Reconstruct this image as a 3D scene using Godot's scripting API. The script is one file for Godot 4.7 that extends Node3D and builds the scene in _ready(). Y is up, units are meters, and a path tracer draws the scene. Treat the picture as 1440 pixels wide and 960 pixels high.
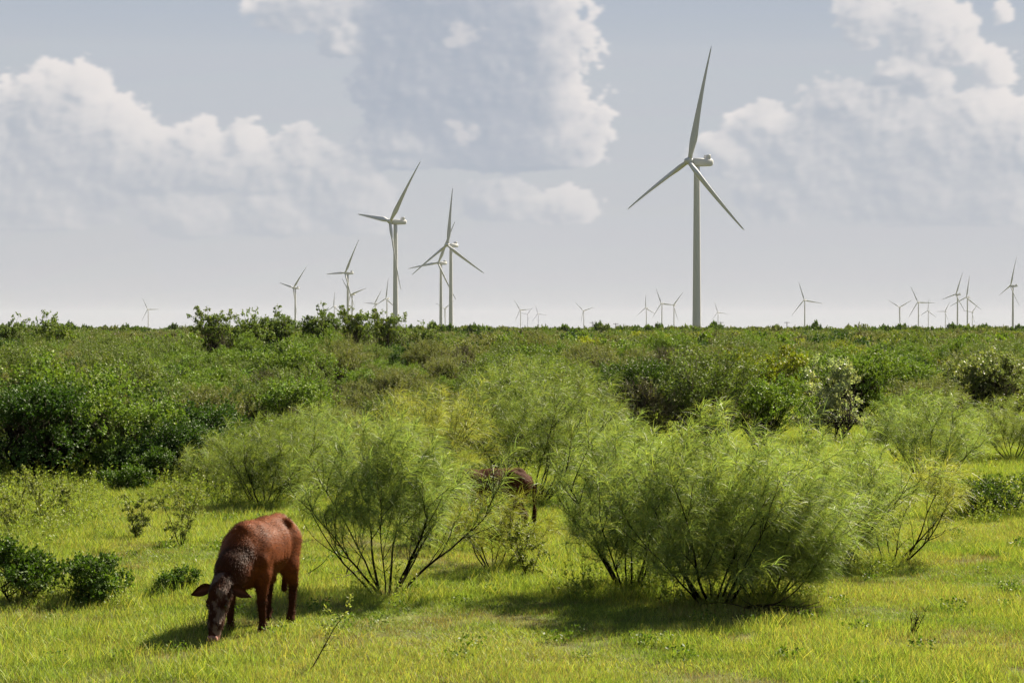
extends Node3D
# South Texas brush country: a bull grazing in a pasture, feathery retama bushes, thorn scrub to the horizon, wind turbines.

const SUN_AZ := 40.0     # degrees right of the view
const SUN_EL := 41.0
const EYE := 4.2          # camera height over the pasture, metres
const F := 2800.0         # focal length in photo pixels (1440 wide)
const HORIZON := 462.0    # photo row of eye level

var rng := RandomNumberGenerator.new()
var noise := FastNoiseLite.new()
var fine := FastNoiseLite.new()
var names := {}

# ------------------------------------------------------------------ small helpers
class Buf:
	var v := PackedVector3Array()
	var c := PackedColorArray()
	var i := PackedInt32Array()
	var n := PackedVector3Array()
	func tri(a: int, b: int, d: int) -> void:
		i.append(a); i.append(b); i.append(d)
	func mesh(with_normals := false) -> ArrayMesh:
		var a := []
		a.resize(Mesh.ARRAY_MAX)
		a[Mesh.ARRAY_VERTEX] = v
		if c.size() == v.size(): a[Mesh.ARRAY_COLOR] = c
		if with_normals: a[Mesh.ARRAY_NORMAL] = n
		a[Mesh.ARRAY_INDEX] = i
		var m := ArrayMesh.new()
		m.add_surface_from_arrays(Mesh.PRIMITIVE_TRIANGLES, a)
		return m

func ground_y(x: float, z: float) -> float:
	var d := -z
	var k := clampf(1.0 - (d - 90.0) / 80.0, 0.0, 1.0) * clampf((d - 6.0) / 10.0, 0.0, 1.0)
	return k * (0.10 * noise.get_noise_2d(x * 9.0, z * 9.0) + 0.05 * noise.get_noise_2d(x * 40.0 + 77.0, z * 40.0))

func spot(px: float, d: float) -> Vector3:      # a place on the ground: bearing as a photo column, distance in metres
	var x := (px - 720.0) / F * d
	return Vector3(x, ground_y(x, -d), -d)

func dist_at(py: float) -> float:
	return EYE * F / (py - HORIZON)

func numbered(called: String) -> String:
	var k: int = names.get(called, 0)
	names[called] = k + 1
	return called if k == 0 else "%s_%03d" % [called, k]

func thing(called: String, label: String, category: String, at: Vector3, turn := 0.0, group := "") -> Node3D:
	var o := Node3D.new()
	o.name = numbered(called)
	add_child(o)
	o.position = at
	o.rotation.y = turn
	o.set_meta("label", label)
	o.set_meta("category", category)
	if group: o.set_meta("group", group)
	return o

func part(called: String, mesh: Mesh, mat: Material, parent: Node) -> MeshInstance3D:
	var o := MeshInstance3D.new()
	o.name = called
	o.mesh = mesh
	o.material_override = mat
	parent.add_child(o, true)
	return o

func lin(r: float, g: float, b: float) -> Color:
	return Color(r, g, b).linear_to_srgb()

func mat_plain(col: Color, rough := 0.7, spec := 0.5) -> StandardMaterial3D:
	var m := StandardMaterial3D.new()
	m.albedo_color = col
	m.roughness = rough
	m.metallic_specular = spec
	return m

func mat_leaf(tint: Color, glow: Color, rough := 0.55, spec := 0.4) -> StandardMaterial3D:
	var m := mat_plain(tint.linear_to_srgb(), rough, spec)
	m.vertex_color_use_as_albedo = true
	m.cull_mode = BaseMaterial3D.CULL_DISABLED
	if glow.r + glow.g > 0.0:
		m.backlight_enabled = true
		m.backlight = glow.linear_to_srgb()
	return m

func rv() -> Vector3:
	while true:
		var p := Vector3(rng.randf_range(-1, 1), rng.randf_range(-1, 1), rng.randf_range(-1, 1))
		var l := p.length_squared()
		if l < 1.0 and l > 0.001:
			return p / sqrt(l)
	return Vector3.UP

func vary(c: Color, k: float) -> Color:
	var f := 1.0 + rng.randf_range(-k, k)
	var w := rng.randf_range(-k, k) * 0.35
	return Color(c.r * f * (1.0 + w), c.g * f, c.b * f * (1.0 - w))

func tube(b: Buf, pts: PackedVector3Array, r0: float, r1: float, col: Color, sides := 5) -> void:
	var n := pts.size()
	var first := b.v.size()
	for k in n:
		var t: Vector3 = (pts[mini(k + 1, n - 1)] - pts[maxi(k - 1, 0)]).normalized()
		var s := t.cross(Vector3(0.31, 0.2, 0.93)).normalized()
		var u := s.cross(t)
		var r := lerpf(r0, r1, k / float(n - 1))
		for j in sides:
			var a := TAU * j / sides
			var nn := s * cos(a) + u * sin(a)
			b.v.append(pts[k] + nn * r)
			b.n.append(nn)
			b.c.append(col)
	for k in n - 1:
		for j in sides:
			var a := first + k * sides + j
			var d := first + k * sides + (j + 1) % sides
			b.tri(a, a + sides, d)
			b.tri(d, a + sides, d + sides)

func leaf(b: Buf, p: Vector3, along: Vector3, side: Vector3, col: Color) -> void:
	var k := b.v.size()
	b.v.append(p); b.v.append(p + along * 0.45 + side); b.v.append(p + along); b.v.append(p + along * 0.45 - side)
	b.c.append(col); b.c.append(col); b.c.append(col); b.c.append(col)
	b.tri(k, k + 1, k + 2); b.tri(k, k + 2, k + 3)

func ribbon(b: Buf, p: Vector3, dir: Vector3, pull: Vector3, length: float, width: float, segs: int, col: Color) -> void:
	var side := dir.cross(rv()).normalized() * width
	var step := length / segs
	var k := b.v.size()
	for s in segs + 1:
		var w := side * (1.0 - 0.7 * s / segs)
		b.v.append(p + w); b.v.append(p - w)
		b.c.append(col); b.c.append(col)
		p += dir * step
		dir = (dir + pull * step).normalized()
	for s in segs:
		var a := k + s * 2
		b.tri(a, a + 1, a + 2); b.tri(a + 1, a + 3, a + 2)

# ------------------------------------------------------------------ sky
# Air and cumulus, computed by direction. Columns and rows of the cloud list are degrees right of and above the middle of the view.
var billow := FastNoiseLite.new()
var wisp := FastNoiseLite.new()
const CLOUDS := [  # x, y, rx, ry in photo pixels, how grey the body is, base row (flat underside)
	[655, 10, 150, 120, 1.0, 244], [690, 130, 140, 130, 1.0, 244], [590, 125, 90, 62, 1.0, 244], [720, 205, 115, 85, 1.0, 244], [760, 60, 55, 80, 0.8, 244], [790, 205, 50, 55, 0.5, 244], [770, 140, 45, 60, 0.6, 244],
	[560, 215, 60, 36, 0.5, 246], [430, 10, 75, 40, 0.3, 60], [480, 60, 30, 30, 0.3, 90],
	[60, 165, 75, 60, 0.15, 330], [115, 145, 52, 48, 0.1, 330], [165, 205, 55, 60, 0.15, 330], [90, 240, 120, 70, 0.4, 330], [40, 290, 85, 70, 0.1, 335], [-40, 240, 80, 70, 0.2, 335],
	[230, 235, 70, 45, 0.2, 280], [275, 205, 42, 36, 0.05, 280], [345, 205, 28, 38, 0.05, 280], [300, 245, 95, 42, 0.2, 276], [365, 245, 50, 40, 0.15, 280], [425, 225, 42, 40, 0.1, 330], [470, 255, 62, 50, 0.2, 330], [260, 310, 70, 36, 0.1, 345], [380, 310, 60, 40, 0.2, 340], [500, 290, 50, 50, 0.15, 340],
	[700, 285, 60, 30, 0.25, 320], [790, 290, 50, 32, 0.2, 325],
	[1215, 25, 52, 45, 0.15, 100], [1300, 40, 58, 48, 0.15, 110], [1345, 75, 30, 36, 0.1, 110], [1395, 105, 34, 28, 0.15, 140], [1255, 105, 26, 20, 0.1, 130], [1300, 115, 40, 26, 0.15, 150], [1412, 25, 16, 14, 0.1, 60],
	[1010, 220, 40, 30, 0.2, 260], [1070, 175, 45, 36, 0.15, 330], [1130, 240, 70, 70, 0.35, 330], [1190, 150, 58, 40, 0.25, 330], [1240, 190, 75, 55, 0.25, 330], [1310, 215, 75, 60, 0.3, 330], [1390, 175, 70, 45, 0.1, 330], [1440, 220, 80, 60, 0.3, 330], [1280, 270, 95, 55, 0.35, 330], [1400, 290, 80, 40, 0.3, 330], [1090, 280, 60, 40, 0.2, 330],
]

const WISPS := [[652, 44, 26, 12], [640, 58, 18, 9], [655, 188, 15, 17], [640, 174, 12, 7]]   # bright shreds in front of the grey cloud

func shred(x: float, y: float) -> float:
	var most := 0.0
	for q in WISPS:
		var dx: float = (x - q[0]) / q[2]
		var dy: float = (y - q[1]) / q[3]
		var r := dx * dx + dy * dy
		if r < 3.0: most = maxf(most, 1.0 - r * 0.45)
	if most <= 0.0: return 0.0
	return clampf(smoothstep(0.25, 0.95, most + 0.9 * wisp.get_noise_2d(x * 3.0, y * 3.0) - 0.8 * (billow.get_noise_2d(x * 2.2, y * 2.2) + 0.6)), 0.0, 1.0) * 0.5

func air(el: float) -> Color:   # clear sky, sRGB, by height above the horizon in degrees
	var t := clampf(el / 10.0, 0.0, 1.0)
	var low := Color(0.775, 0.775, 0.782)
	var mid := Color(0.715, 0.742, 0.778)
	var c := low.lerp(mid, pow(t, 0.8))
	return c.lerp(Color(0.33, 0.46, 0.65), pow(clampf((el - 8.0) / 82.0, 0.0, 1.0), 0.6))

func cloud_near(x: float, y: float) -> Vector2:   # x, y in photo pixels -> (thickness, greyness)
	var wx := x + 16.0 * wisp.get_noise_2d(x * 0.9, y * 0.9) + 6.0 * wisp.get_noise_2d(x * 3.1 + 300.0, y * 3.1)
	var wy := y + 14.0 * wisp.get_noise_2d(x * 0.9 + 900.0, y * 0.9) + 6.0 * wisp.get_noise_2d(x * 3.1, y * 3.1 + 500.0)
	var best := -1.0
	var grey := 0.0
	var total := 0.0
	for q in CLOUDS:
		var dx: float = (wx - q[0]) / q[2]
		var dy: float = (wy - q[1]) / q[3]
		var r := dx * dx + dy * dy
		if r > 3.0:
			continue
		var h := 1.0 - sqrt(r)
		h -= maxf(0.0, (y + 2.0 * (y - wy) * 0.15 - q[5] + 12.0) / 16.0)
		if h > -0.7:
			var w := exp(h * 7.0)
			total += w
			grey += w * q[4]
	if total <= 0.0:
		return Vector2(-1, 0)
	best = log(total) / 7.0
	var bx := x + 9.0 * wisp.get_noise_2d(x * 4.0, y * 4.0 + 70.0)
	var by := y + 9.0 * wisp.get_noise_2d(x * 4.0 + 210.0, y * 4.0)
	var puff := -billow.get_noise_2d(bx, by)          # rounded heads
	best += 0.78 * (puff - 0.42) + 0.16 * wisp.get_noise_2d(x * 4.0, y * 4.0)
	return Vector2(best, grey / total)

func cloud_far(az: float, el: float) -> Vector2:   # the same kind of cloud round the rest of the sky
	var x := az / 0.02046
	var y := -el / 0.02046
	var s := 0.0035
	var h := wisp.get_noise_2d(x * s * 60.0, y * s * 110.0) + 0.5 * wisp.get_noise_2d(x * 0.5 + 99.0, y * 0.8) - 0.08
	var puff := -billow.get_noise_2d(x * 0.6, y * 0.6)
	var best := h * 1.6 + 0.35 * (puff - 0.42)
	best -= clampf((el - 20.0) / 50.0, 0.0, 1.0) * 0.6
	return Vector2(best, 0.35)

func glow(az: float, el: float) -> float:     # hazy air dims away from the sun, added to cut fill from behind the view
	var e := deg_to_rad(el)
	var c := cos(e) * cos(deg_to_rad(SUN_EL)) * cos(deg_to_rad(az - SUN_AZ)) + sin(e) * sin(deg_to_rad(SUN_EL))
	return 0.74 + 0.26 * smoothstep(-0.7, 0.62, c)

func paint(el: float, here: Vector2, lit: float, through: float) -> Color:   # through: cloud between here and the sun
	var base := air(el)
	var a := smoothstep(-0.02, 0.09, here.x)
	if a <= 0.0:
		return base
	var body := Color(0.675, 0.70, 0.745).lerp(Color(0.755, 0.765, 0.785), 1.0 - here.y)
	var rim := Color(0.925, 0.90, 0.885)
	var shade := 1.0 - exp(-through * lerpf(0.26, 1.2, here.y))
	var c := rim.lerp(body, shade)
	c = c.lerp(rim, clampf(lit * (1.0 - 0.6 * here.y), 0.0, 0.55)) if lit > 0.0 else c.lerp(Color(0.60, 0.645, 0.705), clampf(-lit * 0.8, 0.0, 0.4))
	var hazy := clampf(1.0 - el / 6.5, 0.0, 1.0)
	c = c.lerp(base, hazy * 0.85)
	return base.lerp(c, a * 0.84)

func make_sky() -> ImageTexture:
	billow.noise_type = FastNoiseLite.TYPE_CELLULAR
	billow.cellular_return_type = FastNoiseLite.RETURN_DISTANCE
	billow.frequency = 0.021
	billow.fractal_type = FastNoiseLite.FRACTAL_FBM
	billow.fractal_octaves = 5
	billow.fractal_gain = 0.55
	billow.seed = 11
	wisp.noise_type = FastNoiseLite.TYPE_SIMPLEX_SMOOTH
	wisp.frequency = 0.011
	wisp.fractal_octaves = 4
	wisp.seed = 5
	var W := 4096
	var H := 4096
	# everywhere, coarse
	var lw := 1024
	var lh := 512
	var low := Image.create(lw, lh, false, Image.FORMAT_RGBA8)
	for j in lh:
		var el := 90.0 - (j + 0.5) / lh * 180.0
		if el < 0.0:
			low.fill_rect(Rect2i(0, j, lw, lh - j), air(0.0))
			break
		for k in lw:
			var az := (k + 0.5) / lw * 360.0 - 180.0
			var here := cloud_far(az, el)
			var lit := 0.0
			if here.x > -0.04:
				lit = (here.x - cloud_far(az + 0.6, el + 0.6).x) * 0.9
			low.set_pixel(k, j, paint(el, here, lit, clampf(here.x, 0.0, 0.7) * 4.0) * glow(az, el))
	low.resize(W, H, Image.INTERPOLATE_CUBIC)
	# the part in view and some way beyond, fine
	var x0 := int(W * (180.0 - 24.0) / 360.0)
	var x1 := int(W * (180.0 + 24.0) / 360.0)
	var y0 := int(H * (90.0 - 16.0) / 180.0)
	var y1 := H / 2
	var w := x1 - x0 + 1
	var field := PackedVector2Array()
	for j in range(y0, y1 + 1):
		var el := 90.0 - (j + 0.5) / H * 180.0
		var y := HORIZON - tan(deg_to_rad(el)) * F
		for k in range(x0, x1 + 1):
			var az := (k + 0.5) / W * 360.0 - 180.0
			var x := 720.0 + tan(deg_to_rad(az)) * F
			var near := cloud_near(x, y)
			var edge := maxf(smoothstep(15.5, 21.0, absf(az)), smoothstep(10.0, 14.0, el))
			if edge > 0.0:
				near = near.lerp(cloud_far(az, el), edge)
			field.append(near)
	for j in range(y0, y1):
		var el := 90.0 - (j + 0.5) / H * 180.0
		for k in range(x0, x1):
			var az := (k + 0.5) / W * 360.0 - 180.0
			var at := (j - y0) * w + (k - x0)
			var here := field[at]
			var lit := 0.0
			var through := 0.0
			if here.x > -0.04:
				var up := field[maxi(at - 3 * w + 2, 0)].x     # towards the sun: up and to the right
				lit = (here.x - maxf(up, -0.5)) * 1.7
				for st in 12:
					var q := at - int(4.4 * (st + 0.5)) * w + mini(int(3.0 * (st + 0.5)), x1 - k)
					if q < 0: break
					through += clampf(field[q].x, 0.0, 0.7)
			var col := paint(el, here, lit, through)
			var sh := shred(720.0 + tan(deg_to_rad(az)) * F, HORIZON - tan(deg_to_rad(el)) * F)
			if sh > 0.0: col = col.lerp(Color(0.87, 0.85, 0.845), sh)
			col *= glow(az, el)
			col.a = 1.0
			var fade := maxf(smoothstep(21.0, 23.5, absf(az)), smoothstep(14.0, 15.8, el))
			if fade > 0.0:
				col = col.lerp(low.get_pixel(k, j), fade)
			low.set_pixel(k, j, col)
	var out := Image.create(W, H, false, Image.FORMAT_RGBA8)     # the engine looks towards -z at the edge of the panorama
	out.blit_rect(low, Rect2i(W / 2, 0, W / 2, H), Vector2i(0, 0))
	out.blit_rect(low, Rect2i(0, 0, W / 2, H), Vector2i(W / 2, 0))
	return ImageTexture.create_from_image(out)

# ------------------------------------------------------------------ retama: stems and long streaming leaves blown to the right
var m_bark: StandardMaterial3D
var m_retama: StandardMaterial3D
var m_coat: StandardMaterial3D

func bend(p: Vector3, dir: Vector3, length: float, n: int, wander: float, lift: Vector3) -> PackedVector3Array:
	var pts := PackedVector3Array([p])
	for k in n:
		dir = (dir + rv() * wander + lift / n).normalized()
		p += dir * (length / n)
		pts.append(p)
	return pts

func retama(at: Vector3, tall: float, wide: float, stems: int, leaves: int, lean: float, col: Color, sd: int, label: String, bare := 0.42) -> void:
	rng.seed = sd
	var o := thing("retama_bush", label, "bush", at, 0.0, "feathery retama bushes")
	var wood := Buf.new()
	var lf := Buf.new()
	var tips := []     # [points, weight]
	for s in stems:
		var a := TAU * (s + rng.randf_range(-0.3, 0.3)) / stems
		var out := rng.randf_range(0.25, 1.0)
		var foot := Vector3(cos(a), 0, sin(a)) * rng.randf_range(0.03, 0.16)
		var reach := wide * 0.5 * out
		var goal := Vector3(cos(a) * reach + lean, tall * rng.randf_range(0.72, 0.98) * (1.0 - 0.22 * out), sin(a) * reach)
		var dir := (goal - foot).normalized()
		var l := foot.distance_to(goal)
		var stem := bend(foot - Vector3(0, 0.08, 0), (dir * 0.8 + Vector3(cos(a), 0.2, sin(a)) * 0.35).normalized(), l * 0.92, 9, 0.15, (dir + Vector3.UP * 0.5) * 0.5)
		var r := rng.randf_range(0.014, 0.026) * (0.6 + tall * 0.16)
		tube(wood, stem, r, r * 0.28, vary(Color(0.045, 0.043, 0.026), 0.3), 5)
		for q in rng.randi_range(5, 7):
			var t := rng.randi_range(3, 9)
			var from := stem[t]
			var away := (stem[t] - stem[t - 1]).normalized()
			var d2 := (away * 0.9 + rv() * 0.75 + Vector3(0.1, 0.25, 0)).normalized()
			var l2 := l * rng.randf_range(0.18, 0.42)
			var br := bend(from, d2, l2, 5, 0.16, Vector3(0.15, 0.5, 0))
			tube(wood, br, r * 0.40, r * 0.14, vary(Color(0.06, 0.065, 0.03), 0.3), 4)
			tips.append(br)
			if q < 2: tips.append(stem.slice(3))
			for w in 2:
				var u := rng.randi_range(1, 4)
				var tw := bend(br[u], (d2 + rv() * 0.9 + Vector3(0, 0.2, 0)).normalized(), l2 * rng.randf_range(0.4, 0.8), 4, 0.2, Vector3(0.3, 0.3, 0))
				tube(wood, tw, r * 0.2, r * 0.1, vary(Color(0.07, 0.085, 0.03), 0.3), 3)
				tips.append(tw)
				tips.append(tw)
	# twigs spread all through the dome, so that it is filled
	for k in leaves / 26:
		var dir := rv()
		var rad := pow(rng.randf(), 0.45)
		var p := Vector3(dir.x * wide * 0.5 * rad + lean * 0.8, tall * (0.60 + 0.40 * dir.y * rad) if bare > 0.2 else tall * (0.53 + 0.47 * dir.y * rad), dir.z * wide * 0.5 * rad)
		if p.y < tall * bare * rng.randf_range(0.7, 1.3): continue
		if fine.get_noise_3d(p.x * 5.0 + sd, p.y * 5.0, p.z * 5.0) < -0.16: continue
		var away := (p - Vector3(lean * 0.4, tall * 0.15, 0)).normalized()
		var tw := bend(p - away * 0.12, (away + rv() * 0.5).normalized(), rng.randf_range(0.2, 0.4), 4, 0.18, Vector3(0.15, 0.1, 0))
		tube(wood, tw, 0.0035, 0.0018, vary(Color(0.08, 0.10, 0.03), 0.3), 3)
		for q in 3: tips.append(tw)
	var wind := Vector3(1.0, 0.0, 0.15)
	for k in int(leaves * 2.2):
		var br: PackedVector3Array = tips[rng.randi() % tips.size()]
		var f := rng.randf() * (br.size() - 1.001)
		var q := int(f)
		var p := br[q].lerp(br[q + 1], f - q)
		if p.y < tall * bare * rng.randf_range(0.5, 1.25):
			continue
		var away := (br[q + 1] - br[q]).normalized()
		var dir := (away * 0.6 + rv() * 1.0 + wind * 0.25 + Vector3(0, 0.2, 0)).normalized()
		var l := rng.randf_range(0.14, 0.38)
		ribbon(lf, p, dir, wind * 1.2 + Vector3(0, -3.2, 0) + rv() * 1.4, l, rng.randf_range(0.0024, 0.0046), 3, vary(col, 0.45))
	part("stems", wood.mesh(true), m_bark, o)
	part("crown", lf.mesh(), m_retama, o)

# ------------------------------------------------------------------ scrub
# One shrub or tree: a trunk with limbs, and twigs with leaves gathered in clumps through the crown.
func shrub_meshes(tall: float, wide: float, clumps: int, twigs: int, leaves: int, size: float, col: Color, sd: int, low := 0.12, upright := 0.5, slim := 0.34, bark := Color(0.07, 0.06, 0.05), bare := 0.0, tube_sides := 4) -> Array:
	rng.seed = sd
	var wood := Buf.new()
	var lf := Buf.new()
	var heads := []
	for k in rng.randi_range(5, 8):     # lobes that make the outline uneven
		var a := rng.randf() * TAU
		var r := sqrt(rng.randf()) * wide * 0.34
		heads.append([Vector3(cos(a) * r, tall * rng.randf_range(0.42 if low > 0.2 else (0.30 if low > 0.05 else 0.16), 0.76), sin(a) * r), rng.randf_range(0.2, 0.34)])
	var forks := []
	for k in 5:
		var a := TAU * (k + rng.randf()) / 5.0
		var tr := bend(Vector3(cos(a), 0, sin(a)) * 0.08 - Vector3(0, 0.15, 0), Vector3(cos(a) * 0.6, 1.0, sin(a) * 0.6).normalized(), tall * rng.randf_range(0.4, 0.6), 5, 0.18, Vector3(cos(a), 0.6, sin(a)) * 0.4)
		tube(wood, tr, 0.012 * tall + 0.01, 0.006 * tall, bark, tube_sides + 1)
		forks.append(tr)
	for k in clumps:
		var h: Array = heads[k % heads.size()]
		var dir := rv()
		dir.y = absf(dir.y) * 1.1 - 0.25 if rng.randf() < 0.75 else dir.y
		var rad: float = h[1] * rng.randf_range(0.55, 1.12)
		var p: Vector3 = h[0] + Vector3(dir.x * wide * rad, dir.y * tall * rad * 0.95, dir.z * wide * rad)
		p.y = clampf(p.y, tall * low * rng.randf_range(0.7, 1.5), tall * 1.04)
		var fk: PackedVector3Array = forks[rng.randi() % 5]
		var from := fk[rng.randi_range(2, 5)]
		var mid := from.lerp(p, 0.5) + rv() * 0.12 * tall * 0.3
		tube(wood, PackedVector3Array([from, mid, p]), 0.0045 * tall, 0.0018 * tall, bark, 3)
		var tone := vary(col, 0.22)
		for t in twigs:
			var td := (rv() + Vector3.UP * upright + (p - Vector3(0, tall * 0.4, 0)).normalized() * 0.6).normalized()
			var tl := rng.randf_range(0.10, 0.26) * (0.5 + wide * 0.2)
			var tp := p + rv() * 0.09 * wide * 0.45
			if bare > 0.0:
				tube(wood, PackedVector3Array([tp, tp + td * tl * 0.6 + rv() * 0.03, tp + td * tl * 1.5]), 0.006, 0.003, bark, 3)
				if rng.randf() < bare:
					continue
			for q in leaves:
				var s := size * rng.randf_range(0.6, 1.3)
				var ld := (td * 0.7 + rv()).normalized()
				var sd2 := ld.cross(rv()).normalized() * s * slim
				leaf(lf, tp + td * tl * (q + rng.randf()) / leaves, ld * s, sd2, vary(tone, 0.2))
	return [wood.mesh(true), lf.mesh()]

func plant(called: String, label: String, category: String, at: Vector3, meshes: Array, mat: Material, turn := 0.0, group := "", grow := 1.0) -> Node3D:
	var o := thing(called, label, category, at, turn, group)
	part("trunk", meshes[0], m_bark, o)
	part("crown", meshes[1], mat, o)
	o.scale = Vector3.ONE * grow
	return o

# ------------------------------------------------------------------ cattle: tapered bones joined by a smooth minimum, meshed as surface nets
func nets(b: Buf, bones: Array, lo: Vector3, hi: Vector3, cell: float, paint_at: Callable) -> void:
	var nx := int((hi.x - lo.x) / cell) + 2
	var ny := int((hi.y - lo.y) / cell) + 2
	var nz := int((hi.z - lo.z) / cell) + 2
	var fld := PackedFloat32Array()
	fld.resize(nx * ny * nz)
	fld.fill(1.0)
	for q in bones:        # [a, ra, b, rb, flatten z, blend]
		var a: Vector3 = q[0]
		var e: Vector3 = q[2]
		var ra: float = q[1]
		var rb: float = q[3]
		var sq: float = q[4]
		var kk: float = q[5]
		var m := maxf(ra, rb) + kk + cell * 2.0
		var from := ((a.min(e) - Vector3(m, m, m * sq + 0.02) - lo) / cell).floor()
		var to := ((a.max(e) + Vector3(m, m, m * sq + 0.02) - lo) / cell).ceil()
		var ab := Vector3(e.x - a.x, e.y - a.y, (e.z - a.z) / sq)
		var inv := 1.0 / maxf(ab.length_squared(), 1e-6)
		for ix in range(maxi(0, int(from.x)), mini(nx, int(to.x) + 1)):
			for iy in range(maxi(0, int(from.y)), mini(ny, int(to.y) + 1)):
				var row := (ix * ny + iy) * nz
				for iz in range(maxi(0, int(from.z)), mini(nz, int(to.z) + 1)):
					var p := Vector3(lo.x + ix * cell - a.x, lo.y + iy * cell - a.y, (lo.z + iz * cell - a.z) / sq)
					var t := clampf(p.dot(ab) * inv, 0.0, 1.0)
					var d := (p - ab * t).length() - lerpf(ra, rb, t)
					var old := fld[row + iz]
					var h := maxf(kk - absf(old - d), 0.0) / kk
					fld[row + iz] = minf(old, d) - h * h * kk * 0.25
	var ids := PackedInt32Array()
	ids.resize(nx * ny * nz)
	ids.fill(-1)
	var sx := ny * nz
	for ix in nx - 1:
		for iy in ny - 1:
			for iz in nz - 1:
				var o := (ix * ny + iy) * nz + iz
				var sgn := 0
				for c in 8:
					if fld[o + (sx if c & 1 else 0) + (nz if c & 2 else 0) + (1 if c & 4 else 0)] < 0.0: sgn += 1
				if sgn == 0 or sgn == 8: continue
				var sum := Vector3.ZERO
				var cnt := 0
				for e in [[0, 1], [2, 3], [4, 5], [6, 7], [0, 2], [1, 3], [4, 6], [5, 7], [0, 4], [1, 5], [2, 6], [3, 7]]:
					var c0: int = e[0]
					var c1: int = e[1]
					var f0 := fld[o + (sx if c0 & 1 else 0) + (nz if c0 & 2 else 0) + (1 if c0 & 4 else 0)]
					var f1 := fld[o + (sx if c1 & 1 else 0) + (nz if c1 & 2 else 0) + (1 if c1 & 4 else 0)]
					if (f0 < 0.0) != (f1 < 0.0):
						var t := f0 / (f0 - f1)
						var p0 := Vector3(c0 & 1, (c0 >> 1) & 1, (c0 >> 2) & 1)
						var p1 := Vector3(c1 & 1, (c1 >> 1) & 1, (c1 >> 2) & 1)
						sum += p0.lerp(p1, t)
						cnt += 1
				var at := lo + (Vector3(ix, iy, iz) + sum / cnt) * cell
				ids[o] = b.v.size()
				var g := Vector3(fld[o + sx] - fld[o], fld[o + nz] - fld[o], fld[o + 1] - fld[o]) + Vector3(fld[o + sx + nz + 1] - fld[o + nz + 1], fld[o + sx + nz + 1] - fld[o + sx + 1], fld[o + sx + nz + 1] - fld[o + sx + nz])
				b.v.append(at)
				b.n.append(g.normalized())
				b.c.append(paint_at.call(at))
	for ix in range(1, nx - 1):
		for iy in range(1, ny - 1):
			for iz in range(1, nz - 1):
				var o := (ix * ny + iy) * nz + iz
				var s0 := fld[o] < 0.0
				for ax in 3:
					var st := sx if ax == 0 else (nz if ax == 1 else 1)
					var s1 := fld[o + st] < 0.0
					if s0 == s1: continue
					var ua := nz if ax == 0 else (1 if ax == 1 else sx)
					var ub := 1 if ax == 0 else (sx if ax == 1 else nz)
					var q0 := ids[o - ua - ub]
					var q1 := ids[o - ub]
					var q2 := ids[o]
					var q3 := ids[o - ua]
					if q0 < 0 or q1 < 0 or q2 < 0 or q3 < 0: continue
					if s0:
						b.tri(q0, q2, q1); b.tri(q0, q3, q2)
					else:
						b.tri(q0, q1, q2); b.tri(q0, q2, q3)

func hide_colour(p: Vector3) -> Color:
	var red := Color(0.115, 0.033, 0.011)
	var dark := Color(0.016, 0.008, 0.006)
	var n := fine.get_noise_3d(p.x * 16.0, p.y * 40.0, p.z * 40.0)
	var big := fine.get_noise_3d(p.x * 7.0 + 40.0, p.y * 7.0, p.z * 7.0)
	# a red coat, dark lower legs and head; shade of the unlit front painted into the neck
	var k := clampf(smoothstep(0.75, 0.4, p.y + big * 0.25), 0.0, 1.0) * 0.75
	k = maxf(k, smoothstep(0.60, 0.95, p.x + big * 0.35) * 0.7)
	k = clampf(k + maxf(0.0, big) * 0.35, 0.0, 1.0)
	var c := red.lerp(dark, k)
	return c * (1.0 + 0.28 * n)

func face_colour(p: Vector3) -> Color:
	var c := hide_colour(p)
	var big := fine.get_noise_3d(p.x * 26.0, p.y * 26.0, p.z * 30.0)
	if p.y < 0.12 and p.x > 1.40:
		c = c.lerp(Color(0.26, 0.14, 0.11), smoothstep(1.40, 1.46, p.x))
	elif p.x > 1.19 and big > 0.02:
		c = c.lerp(Color(0.22, 0.16, 0.13), smoothstep(0.02, 0.22, big) * 0.55)   # grizzled pale hairs on the face
	return c

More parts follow.
